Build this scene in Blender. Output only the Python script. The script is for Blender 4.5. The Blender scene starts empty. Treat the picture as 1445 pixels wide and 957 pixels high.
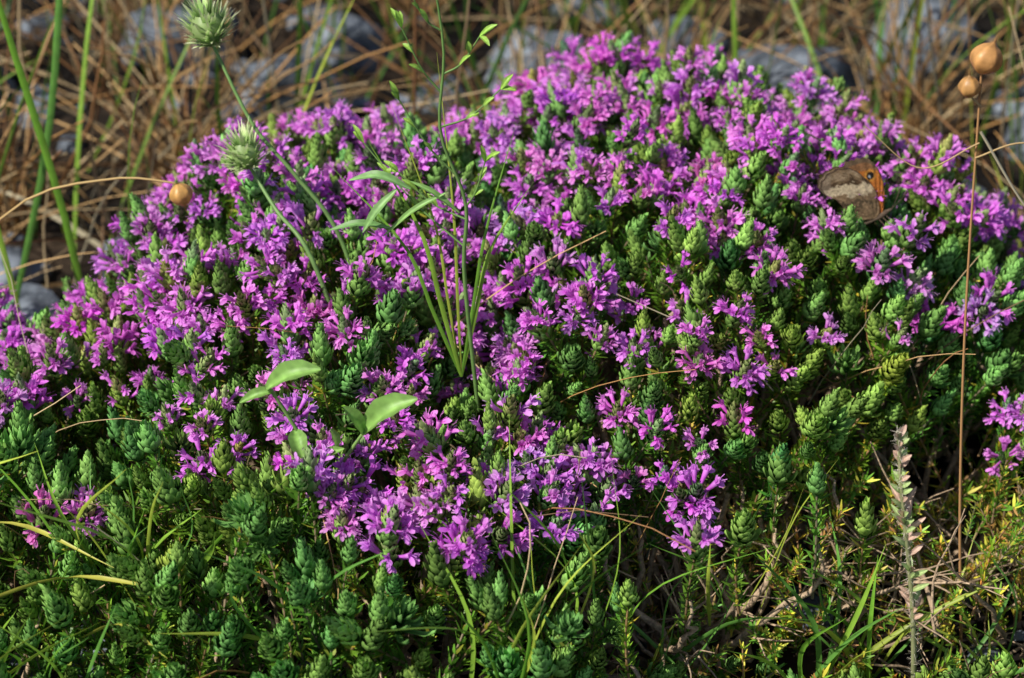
import bpy, math, random
import numpy as np
from mathutils import Vector, noise as mn
rng=np.random.default_rng(7); random.seed(7)
S=0.01  # everything below is in centimetres
scene=bpy.context.scene

# ---------------------------------------------------------------- materials
def mat_attr(name, rough=0.6, trans=0.0, bump=0.0, vary=0.25, nscale=300, spec=0.3):
    m=bpy.data.materials.new(name); m.use_nodes=True
    nt=m.node_tree; N=nt.nodes; L=nt.links; N.clear()
    out=N.new('ShaderNodeOutputMaterial'); pb=N.new('ShaderNodeBsdfPrincipled')
    at=N.new('ShaderNodeAttribute'); at.attribute_name='Col'
    col=at.outputs['Color']
    if nscale>0:
        tc=N.new('ShaderNodeTexCoord'); no=N.new('ShaderNodeTexNoise'); no.inputs['Scale'].default_value=nscale; no.inputs['Detail'].default_value=2
        L.new(tc.outputs['Object'],no.inputs['Vector'])
        mr=N.new('ShaderNodeMapRange'); mr.inputs['From Min'].default_value=.3; mr.inputs['From Max'].default_value=.7
        mr.inputs['To Min'].default_value=1-vary; mr.inputs['To Max'].default_value=1+vary
        L.new(no.outputs['Fac'],mr.inputs['Value'])
        mx=N.new('ShaderNodeVectorMath'); mx.operation='SCALE'
        L.new(at.outputs['Color'],mx.inputs[0]); L.new(mr.outputs['Result'],mx.inputs['Scale']); col=mx.outputs[0]
        if bump>0:
            b=N.new('ShaderNodeBump'); b.inputs['Strength'].default_value=bump; b.inputs['Distance'].default_value=0.001
            L.new(no.outputs['Fac'],b.inputs['Height']); L.new(b.outputs[0],pb.inputs['Normal'])
    L.new(col,pb.inputs['Base Color'])
    pb.inputs['Roughness'].default_value=rough
    pb.inputs['Specular IOR Level'].default_value=spec
    if trans>0:
        t=N.new('ShaderNodeBsdfTranslucent'); L.new(col,t.inputs['Color'])
        ms=N.new('ShaderNodeMixShader'); ms.inputs[0].default_value=trans
        L.new(pb.outputs[0],ms.inputs[1]); L.new(t.outputs[0],ms.inputs[2]); L.new(ms.outputs[0],out.inputs[0])
    else: L.new(pb.outputs[0],out.inputs[0])
    return m
M_LEAF=mat_attr('thyme_leaf',.42,.2,nscale=0,spec=.3)
M_CONE=mat_attr('thyme_bract',.5,.14,nscale=0,spec=.25)
M_PETAL=mat_attr('thyme_petal',.6,.33,nscale=0,spec=.12)
M_WOOD=mat_attr('bark_twig',.85,0,.8,.4,500,.15)
M_DRY=mat_attr('dry_straw',.6,.12,nscale=0,spec=.3)
M_GRASS=mat_attr('grass_blade',.45,.3,0,.15,150,.4)
M_WING=mat_attr('wing_scales',.75,.12,.3,.3,900,.15)
M_POD=mat_attr('seed_pod',.4,.25,.3,.2,300,.45)

# ---------------------------------------------------------------- mesh builder
class B:
    def __init__(s): s.V=[];s.Q=[];s.C=[];s.n=0
    def add(s,V,Q,C):
        V=np.asarray(V,float).reshape(-1,3); C=np.asarray(C,float)
        if C.ndim==1: C=np.tile(C,(len(V),1))
        s.V.append(V); s.Q.append(np.asarray(Q,int).reshape(-1,4)+s.n); s.C.append(C); s.n+=len(V)
    def arr(s): return np.concatenate(s.V),np.concatenate(s.Q),np.concatenate(s.C)
    def inst(s,proto,R,sc,T,tint):
        V,Q,C=proto; m=len(T)
        if m==0: return
        W=np.einsum('mij,nj->mni',R,V)*sc[:,None,None]+T[:,None,:]
        CC=np.clip(C[None]*tint[:,None,:],0,.97)
        QQ=Q[None]+(np.arange(m)*len(V))[:,None,None]
        s.add(W.reshape(-1,3),QQ.reshape(-1,4),CC.reshape(-1,3))
    def obj(s,name,mat,parent=None,smooth=True):
        V,Q,C=s.arr(); me=bpy.data.meshes.new(name)
        me.vertices.add(len(V)); me.vertices.foreach_set('co',(V*S).astype(np.float32).ravel())
        me.loops.add(len(Q)*4); me.loops.foreach_set('vertex_index',Q.astype(np.int32).ravel())
        me.polygons.add(len(Q)); me.polygons.foreach_set('loop_start',np.arange(0,len(Q)*4,4,dtype=np.int32))
        me.polygons.foreach_set('loop_total',np.full(len(Q),4,dtype=np.int32))
        me.polygons.foreach_set('use_smooth',np.full(len(Q),smooth))
        me.update(calc_edges=True)
        a=me.color_attributes.new('Col','FLOAT_COLOR','POINT')
        a.data.foreach_set('color',np.concatenate([C,np.ones((len(C),1))],1).astype(np.float32).ravel())
        me.materials.append(mat)
        o=bpy.data.objects.new(name,me); scene.collection.objects.link(o)
        if parent: o.parent=parent
        return o
def empty(name):
    e=bpy.data.objects.new(name,None); e.empty_display_size=.02; scene.collection.objects.link(e); return e
def nrm(v): v=np.asarray(v,float); return v/(np.linalg.norm(v,axis=-1,keepdims=True)+1e-9)
def grid_q(r,c,wrap=False):
    q=[]
    for i in range(r-1):
        for j in range(c if wrap else c-1):
            k=(j+1)%c; q.append((i*c+j,i*c+k,(i+1)*c+k,(i+1)*c+j))
    return np.array(q)
GQ={}
def gq(r,c,w=False):
    if (r,c,w) not in GQ: GQ[(r,c,w)]=grid_q(r,c,w)
    return GQ[(r,c,w)]
def smooth(P,n):
    P=np.asarray(P,float); 
    if len(P)<3: 
        t=np.linspace(0,1,n)[:,None]; return P[0]*(1-t)+P[-1]*t
    E=np.vstack([2*P[0]-P[1],P,2*P[-1]-P[-2]]); out=[]
    for t in np.linspace(0,len(P)-1-1e-6,n):
        i=int(t); f=t-i; a,b,c,d=E[i:i+4]
        out.append(.5*((2*b)+(-a+c)*f+(2*a-5*b+4*c-d)*f*f+(-a+3*b-3*c+d)*f**3))
    return np.array(out)
def tube(b,P,r,col,sides=5):
    P=np.asarray(P,float); n=len(P); r=np.broadcast_to(np.asarray(r,float),(n,))
    T=nrm(np.gradient(P,axis=0)); ref=np.array([.31,.2,.93]) if abs(T[:,2]).mean()<.7 else np.array([.95,.3,.1])
    U=nrm(np.cross(T,ref)); W=np.cross(T,U); a=np.arange(sides)*2*math.pi/sides
    V=P[:,None]+r[:,None,None]*(np.cos(a)[None,:,None]*U[:,None]+np.sin(a)[None,:,None]*W[:,None])
    C=np.asarray(col,float)
    if C.ndim==2: C=np.repeat(C,sides,0)
    b.add(V,gq(n,sides,True),C)
def ribbon(b,P,w,side,col,fold=0.0):
    P=np.asarray(P,float); n=len(P); T=nrm(np.gradient(P,axis=0)); side=nrm(side)
    sd=nrm(side-(T*side).sum(1,keepdims=True)*T); nn=np.cross(T,sd); w=np.asarray(w)[:,None]
    C=np.asarray(col,float)
    if fold>0:
        V=np.stack([P-sd*w/2+nn*w*fold,P,P+sd*w/2+nn*w*fold],1)
        if C.ndim==2: C=np.repeat(C,3,0)
        b.add(V,gq(n,3),C)
    else:
        V=np.stack([P-sd*w/2,P+sd*w/2],1)
        if C.ndim==2: C=np.repeat(C,2,0)
        b.add(V,gq(n,2),C)
def frames(D,spin):
    D=nrm(D); ref=np.tile(np.array([1.,0,0]),(len(D),1)); U=nrm(np.cross(D,ref)); W=np.cross(D,U)
    c,s_=np.cos(spin)[:,None],np.sin(spin)[:,None]
    X=c*U+s_*W; Y=np.cross(D,X)
    return np.stack([X,Y,D],2)
class SN:
    def __init__(s,seed,n=9):
        r=np.random.default_rng(seed); a=r.uniform(0,2*math.pi,n); k=r.uniform(.6,1.7,n)
        s.kx=np.cos(a)*k; s.ky=np.sin(a)*k; s.p=r.uniform(0,6.28,n)
    def __call__(s,x,y,L):
        x=np.asarray(x,float)[...,None]*2*math.pi/L; y=np.asarray(y,float)[...,None]*2*math.pi/L
        return np.sin(x*s.kx+y*s.ky+s.p).sum(-1)/3.0
n1,n2,n3,n4,n5=SN(1),SN(2),SN(3),SN(4),SN(5)

# ---------------------------------------------------------------- terrain
def G(x,y):
    x=np.asarray(x,float); y=np.asarray(y,float)
    r=np.hypot(x,y-100)
    fade=np.clip(r/60,0.3,1)
    return n1(x,y,70)*1.6*fade+n2(x,y,22)*.5+n3(x,y,900)*np.clip((r-200)/800,0,1)*20

# ---------------------------------------------------------------- canopy
LOB=[(8,103,17,25,18.8),(-10,98.5,14,20,18.2),(-27,87,17,18,12.7),(18.6,102,12.3,17,16.2),(-7,80,16,15,14.3),(-22,77,15,14,9.6),(32,93,11,12,10.8),(23,75,16,3.8,4.2)]
def H(x,y):
    x=np.asarray(x,float); y=np.asarray(y,float); s=0
    for cx,cy,rx,ry,h in LOB:
        r=np.sqrt(((x-cx)/rx)**2+((y-cy)/ry)**2)
        v=h*np.sqrt(np.clip(1-r**2.7,0,1)); s=s+v**7
    z=s**(1/7)
    return z+(n4(x,y,9)*.95+n5(x,y,4.5)*.65)*np.clip(z/8,0,1)
YBX=[-45,-30,-22,-18,-12,-9,-6,0,2,4,8,10,12,20,26,40]
YBY=[86,85,84,82.5,79.5,76.5,73,73.5,76,77.5,78.5,83,88,90,93,95]

def poisson(n,dmin,seed):
    r=np.random.default_rng(seed); cell={}; out=[]
    X=r.uniform(-43,46,n); Y=r.uniform(65,127,n); Z=H(X,Y)
    e=.3; gx=(H(X+e,Y)-H(X-e,Y))/(2*e); gy=(H(X,Y+e)-H(X,Y-e))/(2*e)
    acc=r.uniform(0,1,n)
    for i in range(n):
        if Z[i]<2.0: continue
        if X[i]>3.5+max(0,(78-Y[i])*.3) and Y[i]<94:
            lim=10.8 if X[i]<24 else 7.5
            if Z[i]<lim and not (Y[i]<79 and Z[i]<5.2 and acc[i]<.7): continue
            if X[i]>8 and acc[i]<.25 and Y[i]<90: continue
        p=(X[i],Y[i],Z[i]); k=tuple(int(math.floor(c/dmin)) for c in p); ok=True
        for a in (-1,0,1):
            for b_ in (-1,0,1):
                for c in (-1,0,1):
                    for q in cell.get((k[0]+a,k[1]+b_,k[2]+c),()):
                        if (p[0]-q[0])**2+(p[1]-q[1])**2+(p[2]-q[2])**2<dmin*dmin: ok=False;break
                    if not ok:break
                if not ok:break
            if not ok:break
        if ok: cell.setdefault(k,[]).append(p); out.append((p[0],p[1],p[2],gx[i],gy[i]))
    return np.array(out)
heads=poisson(60000,1.2,11)
extra=np.array([(14,80,12.7,0,0),(9.6,77.3,12,0,0),(7.3,75.2,12.3,0,0),(5.8,73.5,11.3,0,0),(4.3,75.5,12,0,0),(12,82,12,0,0),(16.5,81,10,0,0)])
def dirs(h,jit,seed):
    r=np.random.default_rng(seed)
    n=nrm(np.stack([-h[:,3],-h[:,4],np.ones(len(h))],1))
    return nrm(n*.55+np.array([0,0,.75])+r.normal(0,jit,(len(h),3)))
allh=np.vstack([heads,extra])
HD=dirs(allh,.16,3); HP=allh[:,:3]-HD*1.1
HP+=rng.normal(0,.32,HP.shape)
fx,fy=allh[:,0],allh[:,1]
yb=np.interp(fx,YBX,YBY)
pf=np.clip((fy-yb+.8)/1.6,0,1)*np.clip(.55+n2(fx,fy,11)*.36+n5(fx+9,fy,4.5)*.5+.10*(fy>104),.04,.93)
pf[(fx>22)&(fy<98)]*=.3
pf[(fx>9)&(fx<22)&(fy<93)]*=.5
pf[(fx>3)&(fx<9)&(fy>78.5)&(fy<83)]=.75
flow=rng.uniform(0,1,len(allh))<pf
for X,Y in ((-20.3,78),(-19,78.6),(24.5,89),(26,88.6),(25.3,90),(11.5,86.5),(12.3,87.2),(10.8,87.4),(17.5,88.9),(29,91),(28,90.5)):
    d=np.hypot(fx-X,fy-Y); flow[np.argmin(d)]=True
flow[-7:]=False; flow[-5]=True
flow[(abs(fx-17.0)<1.5)&(fy>93.8)&(fy<96.4)]=False

# prototypes ------------------------------------------------------
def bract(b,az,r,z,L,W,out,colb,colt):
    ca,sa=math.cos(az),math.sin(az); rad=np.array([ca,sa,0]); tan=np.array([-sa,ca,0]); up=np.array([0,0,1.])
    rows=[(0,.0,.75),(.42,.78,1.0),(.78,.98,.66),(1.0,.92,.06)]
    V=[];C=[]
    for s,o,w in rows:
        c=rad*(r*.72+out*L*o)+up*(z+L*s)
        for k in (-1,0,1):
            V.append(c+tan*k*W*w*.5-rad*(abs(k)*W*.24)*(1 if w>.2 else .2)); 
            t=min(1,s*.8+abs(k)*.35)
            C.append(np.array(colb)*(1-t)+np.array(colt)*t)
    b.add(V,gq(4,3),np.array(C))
def cone(seed,hgt=1.6,wid=.36,openf=1.0,pink=0,nl=9,bl_=.54,W=.38,n0=6):
    r=np.random.default_rng(seed); b=B()
    zz=np.linspace(0,hgt*.9,6); rr=wid*.66*np.sqrt(np.clip(1-(zz/hgt)**2,0.02,1))
    tube(b,np.stack([0*zz,0*zz,zz],1),rr,(.02,.06,.01),6)
    for k in range(nl):
        f=k/(nl-1); z=f*hgt*.78; n=n0 if k<nl-3 else (5 if k<nl-1 else 4)
        R=wid*(1-.75*f**2.2)*(.85+.15*min(1,k/2))
        for j in range(n):
            az=2*math.pi*(j+.5*(k%2))/n+r.normal(0,.15)
            L=(bl_-.11*f)*r.uniform(.8,1.2); out=(.48-.39*f)*openf*r.uniform(.6,1.4)
            g=r.uniform(.75,1.25)
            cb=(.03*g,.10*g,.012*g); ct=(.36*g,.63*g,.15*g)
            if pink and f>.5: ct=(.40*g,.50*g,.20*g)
            bract(b,az,R,z+r.normal(0,.04),L,W*(1-.35*f)*r.uniform(.85,1.15),out,cb,ct)
    return b.arr()
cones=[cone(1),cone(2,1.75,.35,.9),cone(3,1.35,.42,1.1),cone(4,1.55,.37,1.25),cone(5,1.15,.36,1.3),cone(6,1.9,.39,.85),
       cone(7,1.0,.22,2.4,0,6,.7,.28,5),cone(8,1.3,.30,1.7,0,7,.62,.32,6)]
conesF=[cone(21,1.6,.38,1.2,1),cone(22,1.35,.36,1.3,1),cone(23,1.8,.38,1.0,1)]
def petal(b,p,d,nr,L,W,c0,c1,curl=0.0):
    d=nrm(d); s=nrm(np.cross(d,nr)); n=np.cross(s,d); V=[];C=[]
    for t,w in ((0,.35),(.45,.95),(.85,.8),(1.0,.25)):
        c=p+d*L*t+n*(curl*L*t*t)
        for k in (-1,0,1):
            V.append(c+s*k*W*w*.5+n*(abs(k)*W*.12)); C.append(np.array(c0)*(1-t)+np.array(c1)*t)
    b.add(V,gq(4,3),np.array(C))
def bouquet(seed,n):
    r=np.random.default_rng(seed); b=B()
    for i in range(n):
        az=i*2.399+r.normal(0,.5); el=math.radians(r.uniform(5,58)); z0=r.uniform(.25,.95)
        d=np.array([math.cos(az)*math.cos(el),math.sin(az)*math.cos(el),math.sin(el)])
        rad=np.array([math.cos(az),math.sin(az),0]); p0=rad*.22+np.array([0,0,z0])
        L=r.uniform(.35,.82); g=r.uniform(.85,1.08)
        cT=np.array((.76,.17,.76))*g; cL=np.array((.93,.36,.95))*g; cD=np.array((.55,.07,.60))*g
        P=smooth([p0,p0+d*L*.5,p0+d*L+np.array([0,0,.08])],4)
        tube(b,P,[.04,.06,.09,.125],np.array([cD,cT,cT,cL]),5)
        e=P[-1]-d*.03; side=nrm(np.cross(d,[0,0,1])); up=np.cross(side,d)
        for k in (-1,1): petal(b,e+up*.05,d*.8+up*.55+side*k*.22,-d+up*.2,.30*r.uniform(.8,1.3),.19,cT,cL,.1)
        for k in (-1,0,1):
            petal(b,e-up*.05,d*.75-up*(.35 if k else .6)+side*k*.7+r.normal(0,.16,3),up,.36*r.uniform(.75,1.3),.22,cT,cL*1.03,-.2)
        for k in (-1,1):
            q=e+up*.02*k; ribbon(b,[q,q+d*.25+up*.05+side*k*.06,q+d*.45+side*k*.12],[.02,.018,.035],side,cL*.9)
    return b.arr()
bouq=[bouquet(s,n) for s,n in ((31,10),(32,12),(33,14),(34,8),(35,11),(36,5))]
def shoot(seed,L=5.5,yel=0,dens=1.0,z0=.0,ll=(.38,.78)):
    r=np.random.default_rng(seed); b=B()
    P=smooth([(0,0,0.1),(r.normal(0,.12),r.normal(0,.12),-L*.5),(r.normal(0,.3),r.normal(0,.3),-L)],6)
    tube(b,P,[.05,.055,.06,.065,.07,.08],(.30,.21,.12),4)
    nw=int(11*dens)
    for k in range(nw):
        f=k/nw; z=-z0-f*(L-z0)*.95; c=np.array([np.interp(-z,-P[:,2],P[:,0]),np.interp(-z,-P[:,2],P[:,1]),z])
        for j in range(6):
            az=j*math.pi/3+k*.7+r.normal(0,.25); el=math.radians(r.uniform(15,65)); LL=r.uniform(*ll)
            d=np.array([math.cos(az)*math.cos(el),math.sin(az)*math.cos(el),math.sin(el)]); s=np.array([-math.sin(az),math.cos(az),0])
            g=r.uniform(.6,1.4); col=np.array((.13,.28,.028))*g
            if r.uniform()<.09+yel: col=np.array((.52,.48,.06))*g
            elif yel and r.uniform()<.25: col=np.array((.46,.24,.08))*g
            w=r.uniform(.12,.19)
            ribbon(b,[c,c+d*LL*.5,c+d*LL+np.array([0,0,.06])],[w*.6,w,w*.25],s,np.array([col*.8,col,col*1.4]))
    return b.arr()
shoots=[shoot(41,z0=.35),shoot(42,z0=.35),shoot(43,6,z0=.35),shoot(44,4.5,z0=.3)]
shootsY=[shoot(51,5,.30,.9,ll=(.45,.9)),shoot(52,6,.5,.7,ll=(.45,.9)),shoot(53,4,.15,1.0,ll=(.45,.9))]

shrub=empty('thyme_shrub')
bc,bf,bs,bw=B(),B(),B(),B()
N=len(allh)
spin=rng.uniform(0,6.28,N); RR=frames(HD,spin); sc=rng.uniform(.72,1.24,N)
def tints(n,extra_r=0):
    g=np.clip(rng.normal(1,.16,n),.6,1.45); y=rng.normal(0,.12,n)+extra_r
    return np.stack([g*(1+y),g,g*(1-y*.8)],1)
tn=tints(N,n3(fx,fy,16)*.10)
vi=rng.choice(8,N,p=[.17,.14,.17,.16,.14,.12,.04,.06]); vf=rng.integers(0,3,N); vb=rng.integers(0,6,N); vs=rng.integers(0,4,N)
for k in range(8):
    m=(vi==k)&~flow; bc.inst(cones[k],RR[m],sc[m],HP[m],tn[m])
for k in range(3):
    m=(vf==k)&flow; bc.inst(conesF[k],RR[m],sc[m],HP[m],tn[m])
ft=np.stack([np.clip(1+rng.normal(0,.06,N),.8,1.05),np.clip(1+rng.normal(0,.18,N),.6,1.5),np.clip(1+rng.normal(0,.06,N),.8,1.04)],1)
for k in range(6):
    m=(vb==k)&flow; bf.inst(bouq[k],RR[m],sc[m]*1.05,HP[m],ft[m])
for k in range(4):
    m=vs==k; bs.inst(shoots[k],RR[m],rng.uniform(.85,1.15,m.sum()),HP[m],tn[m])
fil=poisson(30000,1.65,77); fd=dirs(fil,.28,5); fp=fil[:,:3]-fd*rng.uniform(1.0,2.6,(len(fil),1))
kf=rng.integers(0,4,len(fil)); FR=frames(fd,rng.uniform(0,6.28,len(fil)))
ftn=tints(len(fil),.05)
for k in range(4):
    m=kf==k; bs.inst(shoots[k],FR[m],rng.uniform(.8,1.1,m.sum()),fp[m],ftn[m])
ny=340; yx=rng.uniform(4,42,ny); yy=rng.uniform(77,93,ny); yz=rng.uniform(1.5,9,ny)*np.clip((yy-74)/8,.3,1)+G(yx,yy)
yd=nrm(np.stack([rng.normal(0,.4,ny),rng.normal(-.15,.4,ny),np.ones(ny)],1)); YR=frames(yd,rng.uniform(0,6.28,ny)); ky=rng.integers(0,3,ny)
ytn=tints(ny,.05)*1.35
for k in range(3):
    m=ky==k; bs.inst(shootsY[k],YR[m],rng.uniform(.5,.95,m.sum()),np.stack([yx,yy,yz],1)[m],ytn[m])
# woody branches
roots=np.array([(7,98),(-8,92),(-24,86),(19,95),(-4,80),(33,93),(12,90),(-18,79),(22,90),(8,84)],float)
def woodcol(n,g): return np.outer(np.ones(n),np.array((.34,.245,.165))*g)
for i in range(N):
    h=HP[i]; front=(h[0]>2 and h[1]<93); ex=i>=N-7
    if rng.uniform()>(.8 if front else .12) and not ex: continue
    d=np.hypot(roots[:,0]-h[0],roots[:,1]-h[1]); r0=roots[np.argmin(d+rng.uniform(0,4,len(d)))]
    a=h-HD[i]*5; g=np.array([r0[0]+rng.normal(0,1.5),r0[1]+rng.normal(0,1.5),0]); g[2]=G(g[0],g[1])-.5
    if a[2]<g[2]+1: continue
    mid=a*.5+g*.5+rng.normal(0,1.0,3)+np.array([0,0,-1.2])
    P=smooth([h-HD[i]*2.5,a,mid,g],14); P[1:-1]+=rng.normal(0,.12,(12,3))
    tube(bw,P,np.linspace(.07,rng.uniform(.18,.34),14),woodcol(14,rng.uniform(.7,1.6)),6)
for i in range(210):
    p=np.array([rng.uniform(3,40),rng.uniform(78,92),0]); p[2]=G(p[0],p[1])+rng.uniform(0,5)
    d=nrm(np.array([rng.normal(0,.8),rng.normal(-.2,.6),rng.uniform(.2,1.3)])); L=rng.uniform(3,9)
    P=smooth([p,p+d*L*.5+rng.normal(0,.5,3),p+d*L+rng.normal(0,.9,3)],8)
    P+=rng.normal(0,.06,P.shape); g=rng.uniform(.6,1.6)
    tube(bw,P,np.linspace(rng.uniform(.06,.16),.03,8),woodcol(8,g),4)
    for k in (3,5):
        q=P[k]; e=nrm(d+rng.normal(0,.6,3)); tube(bw,[q,q+e*L*.15,q+e*L*.3+rng.normal(0,.2,3)],[.05,.04,.02],woodcol(3,g),4)
bc.obj('bud_cones',M_CONE,shrub); bf.obj('blossoms',M_PETAL,shrub); bs.obj('leafy_shoots',M_LEAF,shrub); bw.obj('woody_stems',M_WOOD,shrub)

# ---------------------------------------------------------------- ground sheet
u=np.linspace(-1,1,301); ax=np.sign(u)*(np.abs(u)*180+np.abs(u)**7*6000)
X,Y=np.meshgrid(ax,ax+100); Z=G(X,Y)
bg=B(); bg.add(np.stack([X,Y,Z],-1),gq(301,301),(.1,.07,.05))
gm=bpy.data.materials.new('stony_soil'); gm.use_nodes=True; nt=gm.node_tree; Nn=nt.nodes; L=nt.links; pb=Nn['Principled BSDF']
tc=Nn.new('ShaderNodeTexCoord'); a1=Nn.new('ShaderNodeTexNoise'); a1.inputs['Scale'].default_value=14; a1.inputs['Detail'].default_value=8
vo=Nn.new('ShaderNodeTexVoronoi'); vo.inputs['Scale'].default_value=70
for n in (a1,vo): L.new(tc.outputs['Object'],n.inputs['Vector'])
cr=Nn.new('ShaderNodeValToRGB'); cr.color_ramp.elements[0].position=.45; cr.color_ramp.elements[0].color=(.008,.006,.005,1); cr.color_ramp.elements[1].position=.78; cr.color_ramp.elements[1].color=(.09,.06,.038,1)
L.new(a1.outputs['Fac'],cr.inputs[0]); L.new(cr.outputs[0],pb.inputs['Base Color']); pb.inputs['Roughness'].default_value=.95; pb.inputs['Specular IOR Level'].default_value=.15
bp=Nn.new('ShaderNodeBump'); bp.inputs['Distance'].default_value=.006; bp.inputs['Strength'].default_value=.8
ad=Nn.new('ShaderNodeMath'); ad.operation='ADD'; L.new(a1.outputs['Fac'],ad.inputs[0]); L.new(vo.outputs['Distance'],ad.inputs[1]); L.new(ad.outputs[0],bp.inputs['Height']); L.new(bp.outputs[0],pb.inputs['Normal'])
bg.obj('ground',gm)

# ---------------------------------------------------------------- rocks
rm=bpy.data.materials.new('limestone'); rm.use_nodes=True; nt=rm.node_tree; Nn=nt.nodes; L=nt.links; pb=Nn['Principled BSDF']
tc=Nn.new('ShaderNodeTexCoord'); a1=Nn.new('ShaderNodeTexNoise'); a1.inputs['Scale'].default_value=45; a1.inputs['Detail'].default_value=9; L.new(tc.outputs['Object'],a1.inputs['Vector'])
cr=Nn.new('ShaderNodeValToRGB'); e=cr.color_ramp.elements; e[0].position=.33; e[0].color=(.05,.06,.075,1); e[1].position=.66; e[1].color=(.24,.27,.32,1)
L.new(a1.outputs['Fac'],cr.inputs[0]); L.new(cr.outputs[0],pb.inputs['Base Color']); pb.inputs['Roughness'].default_value=.9; pb.inputs['Specular IOR Level'].default_value=.2
bp=Nn.new('ShaderNodeBump'); bp.inputs['Distance'].default_value=.006; L.new(a1.outputs['Fac'],bp.inputs['Height']); L.new(bp.outputs[0],pb.inputs['Normal'])
def sphereq(n):
    import bmesh
    bm=bmesh.new(); bmesh.ops.create_cube(bm,size=2); bmesh.ops.subdivide_edges(bm,edges=bm.edges[:],cuts=n,use_grid_fill=True)
    V=np.array([v.co[:] for v in bm.verts]); Q=np.array([[v.index for v in f.verts] for f in bm.faces]); bm.free()
    return nrm(V)*.6+V*.4*.75,Q
RV,RQ=sphereq(11); PV,PQ=sphereq(2)
def rock(b,c,size,seed,V,Q):
    r=np.random.default_rng(seed); W=V.copy()
    for _ in range(9):
        n=nrm(r.normal(0,1,3)); d=r.uniform(.55,.85); t=np.clip(W@n-d,0,None); W-=t[:,None]*n*.9
    if len(V)>200:
        W+=nrm(W)*np.array([mn.noise(Vector(w*2.2)+Vector((seed,0,0)))*.14+mn.noise(Vector(w*6)+Vector((seed,3,0)))*.05 for w in W])[:,None]
    a=r.uniform(0,6.28); R=np.array([[math.cos(a),-math.sin(a),0],[math.sin(a),math.cos(a),0],[0,0,1]])
    W=(W*np.array(size))@R.T+np.array(c); b.add(W,Q,(.4,.4,.4))
hero=[(-17,147,2.5,6,4.5,5),(-26,158,3,5.5,4,3.5),(-13,160,3,4.5,4,3),(-8,140,1.5,3,2.5,2.5),(-23,118,2,4,4,5),(-30,114,1.5,3.5,3,2.5),(-19,122,2.5,3,3,4),(2,158,2,5,4,3),(22,150,3,6,5,5),(32,158,3,5,5,5),(39,140,2.5,5,4,5),(-42,150,2,6,5,4),(14,162,3,4,3,3),(46,125,2,5,5,4),(-6,150,1,3,3,2),(30,128,1.5,4,3,3.5),(-36,105,1,4,3,2.2),(-12,134,1,2.2,2,2),(55,165,3,9,7,6),(-60,170,3,9,7,6),(-34,175,3,7,6,5),(5,180,3,8,6,5),(-28,108,1,2.2,2,2),(-33,120,1.5,3,2.5,2)]
for i,(x,y,z,a,b_,c) in enumerate(hero):
    b=B(); rock(b,(x,y,float(G(x,y))+z*.4),(a,b_,c),100+i,RV,RQ); b.obj('limestone_rock',rm)
b=B()
for i in range(620):
    x,y=rng.uniform(-90,90),rng.uniform(60,260); s=rng.uniform(.25,1.0)**1.5*2.2
    rock(b,(x,y,float(G(x,y))+s*.2),(s*rng.uniform(.8,1.3),s,s*.6),500+i,PV,PQ)
b.obj('pebbles',rm,smooth=False)

# ---------------------------------------------------------------- grasses
def clear(x,y): return float(H(x,y))<1.0
def nearrock(x,y): return any((x-h[0])**2+(y+2.5-h[1])**2<(h[3]*.8)**2 for h in hero)
def stalk(b,p,d,L,w,col,bend,n=7,blade=False):
    d=nrm(d); t=np.linspace(0,1,n)[:,None]; bv=np.array([rng.normal(0,1),rng.normal(0,1),-.6])*bend
    P=p+d*L*t+bv*L*t*t; 
    if not blade: P=P+rng.normal(0,L*.006,P.shape)
    C=np.asarray(col)*(1+.25*(t-.5))
    sd=rng.normal(0,1,3)
    if blade: ribbon(b,P,w*np.array([.7,1,1,.9,.75,.5,.08]),sd,C,.25)
    else: tube(b,P,w*np.linspace(.5,.25,n),C,3)
strawc=[(.66,.42,.19),(.60,.33,.12),(.76,.57,.32),(.38,.19,.08),(.22,.13,.07),(.62,.44,.24),(.46,.40,.27)]
dry=B(); cnt=0
while cnt<2400:
    x,y=rng.uniform(-85,85),rng.uniform(96,240)
    if not clear(x,y-2) or nearrock(x,y): continue
    if n2(x,y,24)+rng.normal(0,.28)<-.0: continue
    cnt+=1; c=np.array(strawc[rng.integers(0,7)])*rng.uniform(.2,1.1); p=np.array([x,y,float(G(x,y))])
    k=rng.uniform()
    if k<.42:
        stalk(dry,p+[0,0,rng.uniform(.2,4)],[rng.normal(),rng.normal(),rng.normal(0,.3)],rng.uniform(4,14),rng.uniform(.10,.26),c,.12)
    elif k<.82:
        stalk(dry,p,[rng.normal(0,.5),rng.normal(0,.5),1],rng.uniform(5,18),rng.uniform(.10,.25),c,.25)
    else:
        stalk(dry,p,[rng.normal(0,.9),rng.normal(0,.7),.8],rng.uniform(8,22),rng.uniform(.18,.42),c,.35,blade=True)
for (tx,ty,nn_) in ((-23,135,60),(-34,128,50),(-8,168,40),(12,150,35),(28,140,45),(42,150,40),(-45,140,40),(-15,175,40),(35,118,35),(-30,160,50),(0,140,25)):
    for i in range(nn_):
        c=np.array(strawc[rng.integers(0,4)])*rng.uniform(.5,1.2)
        stalk(dry,np.array([tx+rng.normal(0,1.2),ty+rng.normal(0,1.2),float(G(tx,ty))]),[rng.normal(0,.6),rng.normal(0,.6),1],rng.uniform(10,24),rng.uniform(.12,.32),c,.25)
for i in range(130):
    x,y=rng.uniform(-60,60),rng.uniform(128,200)
    stalk(dry,np.array([x,y,0]),[rng.normal(0,.18),rng.normal(0,.15),1],rng.uniform(25,50),rng.uniform(.15,.3),np.array(strawc[rng.integers(0,7)])*rng.uniform(.5,1.1),.06)
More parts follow.
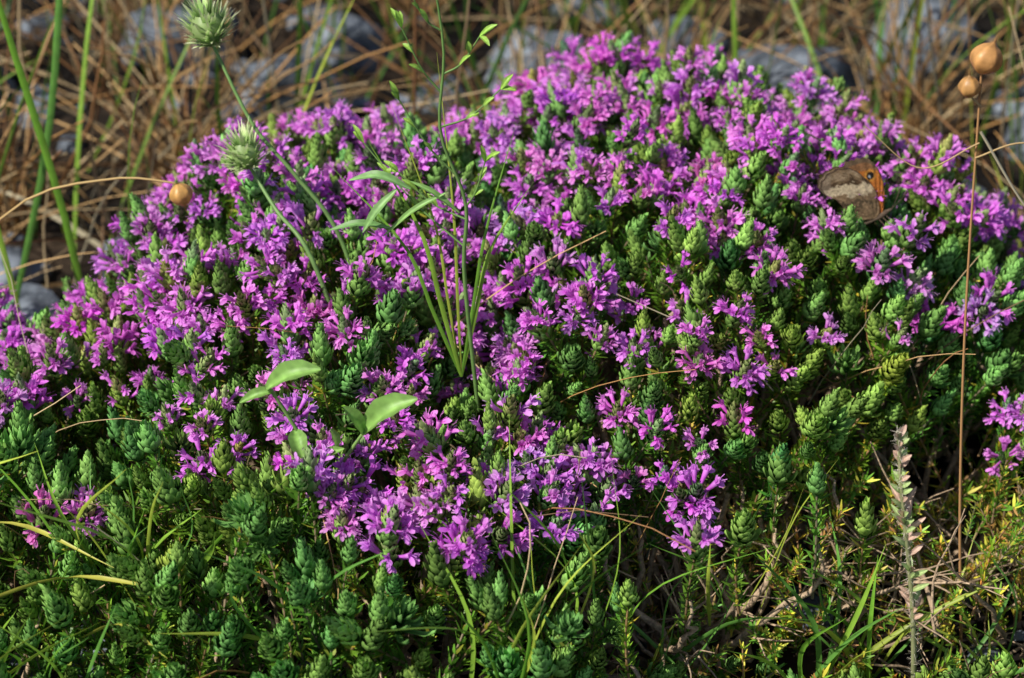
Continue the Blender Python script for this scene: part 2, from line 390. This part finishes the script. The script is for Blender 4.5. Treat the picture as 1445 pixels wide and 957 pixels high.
for i in range(110):
    x,y=rng.uniform(-38,40),rng.uniform(68,92); z=max(float(H(x,y))-3.5,0)
    stalk(dry,np.array([x,y,z]),[rng.normal(0,.8),rng.normal(0,.3),.8],rng.uniform(5,10),rng.uniform(.06,.12),np.array(strawc[rng.integers(0,7)])*1.1,.3)
dry.obj('dry_grass',M_DRY)

gr=B(); gcol=[(.18,.40,.04),(.30,.52,.06),(.14,.34,.06),(.44,.54,.07)]
cnt=0
while cnt<560:
    x,y=rng.uniform(-75,75),rng.uniform(104,230)
    if not clear(x,y-2): continue
    cnt+=1
    stalk(gr,np.array([x,y,float(G(x,y))]),[rng.normal(0,.3),rng.normal(0,.3),1],rng.uniform(8,30),rng.uniform(.18,.42),np.array(gcol[rng.integers(0,4)])*rng.uniform(.4,.9),.15,blade=True)
def bl(pts,w,c,side=(1,0,.1)):
    P=smooth(pts,12); t=np.linspace(0,1,12); wd=w*np.clip(np.minimum(.6+t*2,(1-t)*2.4),.06,1)
    ribbon(gr,P,wd,side,np.outer(.8+.4*t,np.array(c)),.25)
bl([(-24,106,0),(-24.5,105,12),(-26.5,105,24),(-28,105,33)],.42,gcol[0])
bl([(-27,103,0),(-27.5,103,10),(-29.5,104,22),(-31,105,27)],.36,gcol[1])
bl([(-31,112,0),(-27,113,14),(-25,114,26),(-22.5,115,42)],.42,gcol[2])
bl([(-34,108,0),(-32,108,12),(-32.5,108,20)],.4,gcol[1])
g0=np.array([-2.4,86.5,14])
for tip,mid,w in (((-6.5,88,25.5),(-4.2,87,21.5),.22),((-8.5,89,24),(-5,87.5,20.5),.18),((.2,90,25.5),(-1.2,88,21),.16),((-3.4,90,29),(-2.7,88,22),.14),((1,89,23),(-1,88,20),.20),((-5.5,89,27),(-3.6,88,21.5),.13)):
    bl([g0,np.array(g0)*.5+np.array(mid)*.5,mid,tip],w,np.array(gcol[rng.integers(0,4)])*.9)
def tuft(x,y,n,Lr,spr,w,cols=gcol):
    z=max(float(H(x,y))-4.5,float(G(x,y)))
    for i in range(n):
        d=nrm([rng.normal(0,spr),rng.normal(-.1,spr*.6),1]); Ln=rng.uniform(*Lr); bv=np.array([rng.normal(0,.2),rng.normal(0,.1),-.12])*Ln
        p=np.array([x+rng.normal(0,.7),y+rng.normal(0,.6),z]); bl([p,p+d*Ln*.5,p+d*Ln+bv],w*rng.uniform(.6,1.2),np.array(cols[rng.integers(0,len(cols))])*rng.uniform(.8,1.3),rng.normal(0,1,3))
tuft(-17,76.5,14,(7,13),.4,.2); tuft(-22,74,16,(7,13),.5,.2); tuft(-24,71,10,(6,12),.5,.2); tuft(-19.5,71,8,(7,12),.5,.2)
tuft(1,73,8,(8,13),.35,.17); tuft(-.5,70.5,6,(8,12),.4,.18); tuft(3.5,75.5,5,(8,13),.3,.16)
tuft(14,79,9,(8,13),.5,.24); tuft(17,80,8,(7,12),.6,.22); tuft(24,79,7,(7,12),.6,.2); tuft(10,80,6,(7,11),.5,.2); tuft(29,82,6,(8,13),.5,.2); tuft(-27,80,7,(8,12),.5,.2); tuft(-9,72,4,(7,10),.5,.18)
tuft(20,78,8,(5,10),.7,.2); tuft(7,77,6,(6,10),.6,.18)
for a,c_,w in (((-24,75,9),(-14,73,11.5),.28),((-18.5,73,9),(-14.5,71,9.5),.22),((-26,79,10.5),(-17,74,12),.25)):
    a=np.array(a,float); c_=np.array(c_,float); bl([a,a*.5+c_*.5+[0,0,1.2],c_],w,(.55,.52,.09))
gr.obj('green_grass',M_GRASS)

# ---------------------------------------------------------------- spiky seed heads (two plants)
def spiky(name,path,axis,size,seed):
    r=np.random.default_rng(seed); e=empty(name); b=B()
    P=smooth(path,22); tube(b,P,np.linspace(.13,.085,22),np.outer(np.linspace(.8,1.1,22),(.24,.42,.13)),6)
    b.obj('stem',M_GRASS,e)
    b=B(); c=P[-1]; ax_=nrm(axis); Rm=frames(ax_[None],np.array([.3]))[0]
    zz=np.linspace(0,1.2*size,8); rr=.62*size*np.sin(np.pi*np.clip(zz/(1.35*size),0.08,.96))**.6
    tube(b,np.array([c+ax_*z for z in zz]),rr,(.34,.46,.18),10)
    for i in range(170):
        f=r.uniform(0,1); az=r.uniform(0,6.28)
        rad=Rm@np.array([math.cos(az),math.sin(az),0]); p=c+ax_*(f*1.1*size)+rad*.5*size*math.sin(math.pi*min(.95,f*.8+.15))
        d=nrm(rad*(1.25-f*.9)+ax_*(.25+f*.9)+r.normal(0,.12,3)); L_=size*r.uniform(.5,1.05)*(.7+.5*f)
        g=r.uniform(.8,1.2); ribbon(b,[p,p+d*L_*.35,p+d*L_*.7+ax_*.03,p+d*L_],[.16*size,.14*size,.08*size,.02],np.cross(d,ax_)+1e-3,np.array([(.30,.46,.14),(.48,.66,.26),(.70,.80,.42),(.82,.8,.6)])*g)
    b.obj('seed_head',M_GRASS,e)
spiky('spiky_thistle',[(-6.5,92,11),(-8.4,93,18),(-10.6,94,21),(-12.6,95,23.2),(-14.5,96.6,26.7)],(-.2,0,1),1.35,1)
spiky('spiky_thistle',[(-7.5,89,12),(-9.6,90.5,18.2),(-11.4,92.5,19.8),(-12.8,94.4,21.2)],(-.25,0,1),1.15,2)

# ---------------------------------------------------------------- broad leaved herb
def leaf(b,p,q,w,up,col,fold=.35,sag=.12):
    p=np.array(p,float); q=np.array(q,float); m=(p+q)/2+np.array(up,float)*np.linalg.norm(q-p)*sag
    P=smooth([p,m,q],12); t=np.linspace(0,1,12); wd=w*np.sin(np.pi*np.clip(t*.93+.05,0,1))**.75
    T=nrm(np.gradient(P,axis=0)); sd=nrm(np.cross(T,nrm(up))); n=np.cross(sd,T)
    V=[];C=[]
    for i in range(12):
        for k in (-1,-.5,0,.5,1):
            V.append(P[i]+sd[i]*k*wd[i]*.5*(1+.06*math.sin(i*1.9+k))+n[i]*abs(k)**1.3*wd[i]*fold); C.append(np.array(col)*(1.5 if k==0 else 1.0)*(1+.16*math.sin(i*2.1+k*3)))
    b.add(V,gq(12,5),np.array(C))
e=empty('broad_leaved_herb'); b=B(); lc=(.22,.40,.09); 
st1=smooth([(-7.6,78.6,6),(-7.8,78.3,12.3),(-8.4,78.1,14.2),(-9.4,78,16.6),(-10.4,78,18.6)],16); tube(b,st1,np.linspace(.13,.08,16),(.28,.46,.13),6)
st2=smooth([(-7.9,78.3,13.5),(-7.3,77.8,15),(-6.3,77.4,16.8)],8); tube(b,st2,np.linspace(.10,.07,8),(.28,.46,.13),6)
b.obj('stem',M_GRASS,e); b=B()
leaf(b,(-10.5,78,18.5),(-8.1,77.6,19.7),1.05,(-.3,-.45,.9),lc)
leaf(b,(-6.4,77.4,16.6),(-4.0,77.0,18.6),1.2,(-.4,-.5,.85),lc)
leaf(b,(-6.4,77.4,16.6),(-7.2,77.2,18.1),.65,(.4,-.5,.6),lc)
leaf(b,(-9.4,78,16.4),(-9.0,77,15.6),.8,(0,-.6,.8),lc); leaf(b,(-8.5,78,14.7),(-7.2,77,16.1),.5,(-.3,-.6,.8),lc)
leaf(b,(-8.2,78.2,13.8),(-9.6,77.4,14.4),.45,(.3,-.6,.8),lc); leaf(b,(-7.7,78,15.4),(-7.8,77.2,17),.45,(.5,-.6,.4),lc); leaf(b,(-10.2,78,18.4),(-11.7,78,17.8),.5,(.2,-.5,.9),lc)
b.obj('leaves',M_GRASS,e)
# slender weed in the centre
e=empty('slender_weed'); b=B(); sc_=(.20,.36,.10)
st=smooth([(-1.6,86.6,12),(-2.2,86.6,19.5),(-2.1,86.8,23),(-3.2,87,26.5),(-3,87.2,30.5),(-3.8,87.4,36)],24); tube(b,st,np.linspace(.11,.05,24),sc_,6)
tw=[(11,(-5,87,28.0)),(14,(-.5,87,28.5)),(16,(-4.8,87,31.4)),(17,(-1.4,87,31)),(19,(-4.4,87,33)),(9,(-1.2,86.5,25.2)),(8,(-5.2,88,24)),(6,(-6.8,89,25))]
tips=[]
for k,t in tw:
    p=st[k]; t=np.array(t,float); P=smooth([p,(p+t)/2+[0,0,-.4],t],8); tube(b,P,np.linspace(.055,.03,8),sc_,5); tips.append(P)
b.obj('stem',M_GRASS,e); b=B()
for P in tips:
    for k in (3,5,7,7,7):
        d=nrm(P[-1]-P[0]+rng.normal(0,1.0,3))*rng.uniform(.5,1.0); leaf(b,P[k],P[k]+d,.25,(0,-.5,.8),(.30,.50,.08),.2)
leaf(b,(-4.6,87,23.6),(-7.4,87.5,23.8),.5,(0,-.4,.9),(.24,.44,.15),.2,.22); leaf(b,(-5.5,87,21.6),(-8.4,87.2,21.4),.4,(0,-.4,.9),(.18,.36,.11),.2,.15)
leaf(b,(-3,86.8,23.5),(-5.9,87,21.2),.3,(0,-.5,.9),(.22,.4,.11),.25,.1); leaf(b,(-2.4,86.8,22.5),(-4.6,87,24.0),.3,(0,-.5,.9),(.22,.4,.11),.25,.1)
leaf(b,(-5.2,87,23.6),(-6.8,86.6,21.6),.45,(-.5,-.5,.3),(.22,.4,.13),.2,.1)
b.obj('leaves',M_GRASS,e)

# ---------------------------------------------------------------- seed pods
def pod(b,c,ax_,s,col,seed):
    c=np.array(c,float); ax_=nrm(ax_); Rm=frames(ax_[None],np.array([.2]))[0]; n=14; m=18; V=[];C=[]
    for i in range(n):
        t=i/(n-1); z=t*1.25*s; r=.56*s*math.sin(math.pi*min(.985,.02+t*.95)**.85)**.75
        if t>.9: r=max(.05*s,r*.6)
        for j in range(m):
            a=j*2*math.pi/m; rr=r*(1+.07*math.cos(a*6)); V.append(c+Rm@np.array([rr*math.cos(a),rr*math.sin(a),z])); C.append(np.array(col)*(1+.22*math.cos(a*6))*(1-.35*(t>.85)))
    b.add(V,gq(n,m,True),np.array(C))
    tube(b,[c+ax_*1.2*s,c+ax_*1.4*s,c+ax_*1.6*s],[.06*s,.035*s,.01],np.array(col)*.5,5)
def podplant(name,stems,pods):
    e=empty(name); b=B()
    for pth,r0,r1,c in stems: P=smooth(pth,20); tube(b,P,np.linspace(r0,r1,20),c,5)
    b.obj('stalk',M_DRY,e); b=B()
    for i,p in enumerate(pods): pod(b,*p,i)
    b.obj('pods',M_POD,e)
sc1=(.55,.38,.18)
podplant('dried_pod_stalk',[([(21.8,82,1),(20.8,82,10),(20.0,82,20),(19.5,82.3,31.4)],.08,.05,(.52,.28,.12)),
  ([(19.6,82.2,29.8),(19.2,82.2,30.2),(19.1,82.2,30.3)],.05,.04,sc1),([(19.6,82,27.5),(21.5,82,28.2),(24,82,27.7)],.05,.03,sc1),([(19.7,82,28.7),(22,82,25.2),(24,82,23.2)],.07,.04,(.6,.52,.36)),([(19.7,82,28.2),(17.4,82.5,26.8),(15,83,28.5)],.04,.02,sc1)],
  [((19.4,82.2,31.3),(.35,0,1),1.15,(.66,.34,.12)),((19.1,82.2,30.2),(-.1,0,1),.8,(.60,.32,.11))])
podplant('dried_pod_stalk',[([(-37,100,0),(-31,98,11),(-25,96.5,18.0),(-20,95.5,20),(-17,95,20.1),(-16.5,95,19.9)],.09,.05,(.55,.38,.16))],[((-16.5,95,20.0),(.25,-.1,-1),1.0,(.68,.38,.12))])

# hairy dry stalk ---------------------------------------------------
e=empty('hairy_dry_stalk'); b=B()
P=smooth([(18.8,77.5,0),(18.2,77,6),(17.6,76.8,10),(16.9,76.8,14),(16.5,76.9,17.0)],40); tube(b,P,np.linspace(.13,.09,40),(.42,.44,.22),6); b.obj('stem',M_GRASS,e)
b=B()
for i in range(900):
    k=rng.integers(6,40); p=P[k]+rng.normal(0,.05,3); d=nrm(rng.normal(0,1,3)+[0,0,.5]); L_=rng.uniform(.2,.45)
    ribbon(b,[p,p+d*L_*.5,p+d*L_],[.018,.014,.006],rng.normal(0,1,3),(.75,.66,.56))
b.obj('hairs',M_DRY,e); b=B()
for i in range(70):
    f=rng.uniform(0,1)**.6; k=int(8+f*31); az=rng.uniform(0,6.28); d=nrm([math.cos(az),math.sin(az),1.0]); L_=rng.uniform(.5,1.3)*(1 if f<.7 else .6)
    leaf(b,P[k],P[k]+d*L_,.24,(0,-.5,.5),(.42,.54,.22) if rng.uniform()<.6 else (.66,.44,.34),.2)
b.obj('bracts',M_GRASS,e)

# ---------------------------------------------------------------- butterfly
bt=empty('butterfly')
k=.0365; C0=np.array([17.1,96.3,19.05]); U=nrm(np.array([.985,.16,0.])); Vv=nrm(np.array([-.05,.22,.97])); Nn_=np.cross(U,Vv)
Nn_=Nn_ if Nn_[1]<0 else -Nn_
def loc(px,py): return np.array([(px-1200)*k,(265-py)*k*1.02])
def wing(name,root,outl,colf,off,splay):
    O=smooth([loc(*p) for p in outl],80) ; r0=loc(*root); b=B(); V=[];C=[]; nr=44
    for i in range(nr):
        f=(i/(nr-1))**.8
        for j in range(80):
            q=r0+(O[j]-r0)*f*(1+.012*math.sin(j*1.3)*(f>.97)); dist=np.linalg.norm(q-r0)
            V.append(C0+U*q[0]+Vv*q[1]+Nn_*(off+splay*dist+.02*math.sin(j*.7)*f)); C.append(colf(q,f,j/79))
    b.add(V,gq(nr,80),np.array(C)); b.obj(name,M_WING,bt)
def px(q): return 1200+q[0]/k,265-q[1]/(k*1.02)
def cf(q,f,j):
    X_,Y_=px(q); c=np.array((.46,.15,.03))
    if f>.93: c=np.array((.10,.065,.04))
    if Y_<240: c=c*.3+np.array((.18,.12,.07))*.7
    d=math.hypot(X_-1223,Y_-247)
    if d<8.5: c=np.array((.58,.25,.045))
    if d<5.5: c=np.array((.012,.01,.01))
    if math.hypot(X_-1222,Y_-248)<1.6: c=np.array((.8,.8,.8))
    return c
def ch(q,f,j):
    X_,Y_=px(q); v=mn.noise(Vector((X_*.09,Y_*.09,0)))+.6*mn.noise(Vector((X_*.3,Y_*.3,4)))
    s=(Y_-232)+(X_-1190)*.10+v*9
    c=np.array((.22,.145,.08))*(1+.6*v)
    if 26<s<40: c=np.array((.60,.48,.31))*(1+.3*v)
    if 20<s<=26 : c=np.array((.09,.055,.03))
    if 8<s<14: c=np.array((.32,.23,.14))
    if 52<s<58: c=np.array((.10,.07,.04))
    if X_<1166: c=c*.55+np.array((.30,.24,.17))*.45
    if f>.965: c=np.array((.09,.06,.04))
    return c
fo=[(1240,302),(1244,283),(1243,262),(1238,245),(1229,231),(1216,223),(1201,225),(1188,231),(1192,255),(1212,288)]
ho=[(1236,302),(1235,284),(1228,264),(1212,246),(1195,235),(1175,234),(1158,243),(1151,256),(1158,268),(1172,275),(1182,285),(1192,297),(1208,306),(1222,309)]
wing('forewing_near',(1236,306),fo,cf,.05,.02); wing('forewing_far',(1236,306),fo,cf,-.05,-.03)
wing('hindwing_near',(1231,306),ho,ch,.10,.035); wing('hindwing_far',(1231,306),ho,ch,-.10,-.045)
b=B(); Lc=lambda x,y,o=0: C0+U*loc(x,y)[0]+Vv*loc(x,y)[1]+Nn_*o
tube(b,smooth([Lc(1256,296),Lc(1250,298),Lc(1243,302),Lc(1234,307),Lc(1222,312),Lc(1206,316),Lc(1196,318)],22),np.interp(np.linspace(0,1,22),[0,.1,.18,.25,.42,.55,.9,1],[.03,.11,.08,.15,.17,.10,.08,.02]),(.12,.085,.06),10)
b.obj('body',M_WING,bt); b=B()
for s_ in (-1,1):
    P=smooth([Lc(1255,295),Lc(1264,284,s_*.25),Lc(1272,270,s_*.5)],12); tube(b,P,[.018]*9+[.03,.045,.03],(.10,.07,.05),5)
    for q in ((1246,304),(1241,306),(1236,309)):
        tube(b,smooth([Lc(*q,s_*.08),Lc(q[0]+5,q[1]+7,s_*.4),Lc(q[0]+3,q[1]+20,s_*.35)],6),[.025,.022,.02,.018,.015,.012],(.14,.10,.07),4)
b.obj('antennae_and_legs',M_WING,bt)

# ---------------------------------------------------------------- light, world, camera
to_sun=np.array([-.72,-.40,.82]); el=math.atan2(.82,math.hypot(.72,.40)); rot=math.atan2(-.72,-.40)
w=bpy.data.worlds.new('World'); scene.world=w; w.use_nodes=True; nt=w.node_tree
sky=nt.nodes.new('ShaderNodeTexSky'); sky.sky_type='NISHITA'; sky.sun_disc=False; sky.sun_elevation=el; sky.sun_rotation=rot
bgn=nt.nodes['Background']; nt.links.new(sky.outputs[0],bgn.inputs[0]); bgn.inputs[1].default_value=.085
sl=bpy.data.lights.new('sun','SUN'); sl.energy=5; sl.angle=math.radians(.5); sl.color=(1,.96,.86)
so=bpy.data.objects.new('sun',sl); scene.collection.objects.link(so); so.rotation_euler=Vector(to_sun).to_track_quat('Z','Y').to_euler()
cd=bpy.data.cameras.new('camera'); co=bpy.data.objects.new('camera',cd); scene.collection.objects.link(co)
co.location=(0,0,.66); co.rotation_euler=(math.radians(60),0,0); cd.lens=75; cd.sensor_width=36; cd.clip_start=.02; cd.clip_end=300
cd.dof.use_dof=True; cd.dof.focus_distance=.96; cd.dof.aperture_fstop=10
scene.camera=co
scene.view_settings.view_transform='Standard'; scene.view_settings.look='None'; scene.view_settings.exposure=0
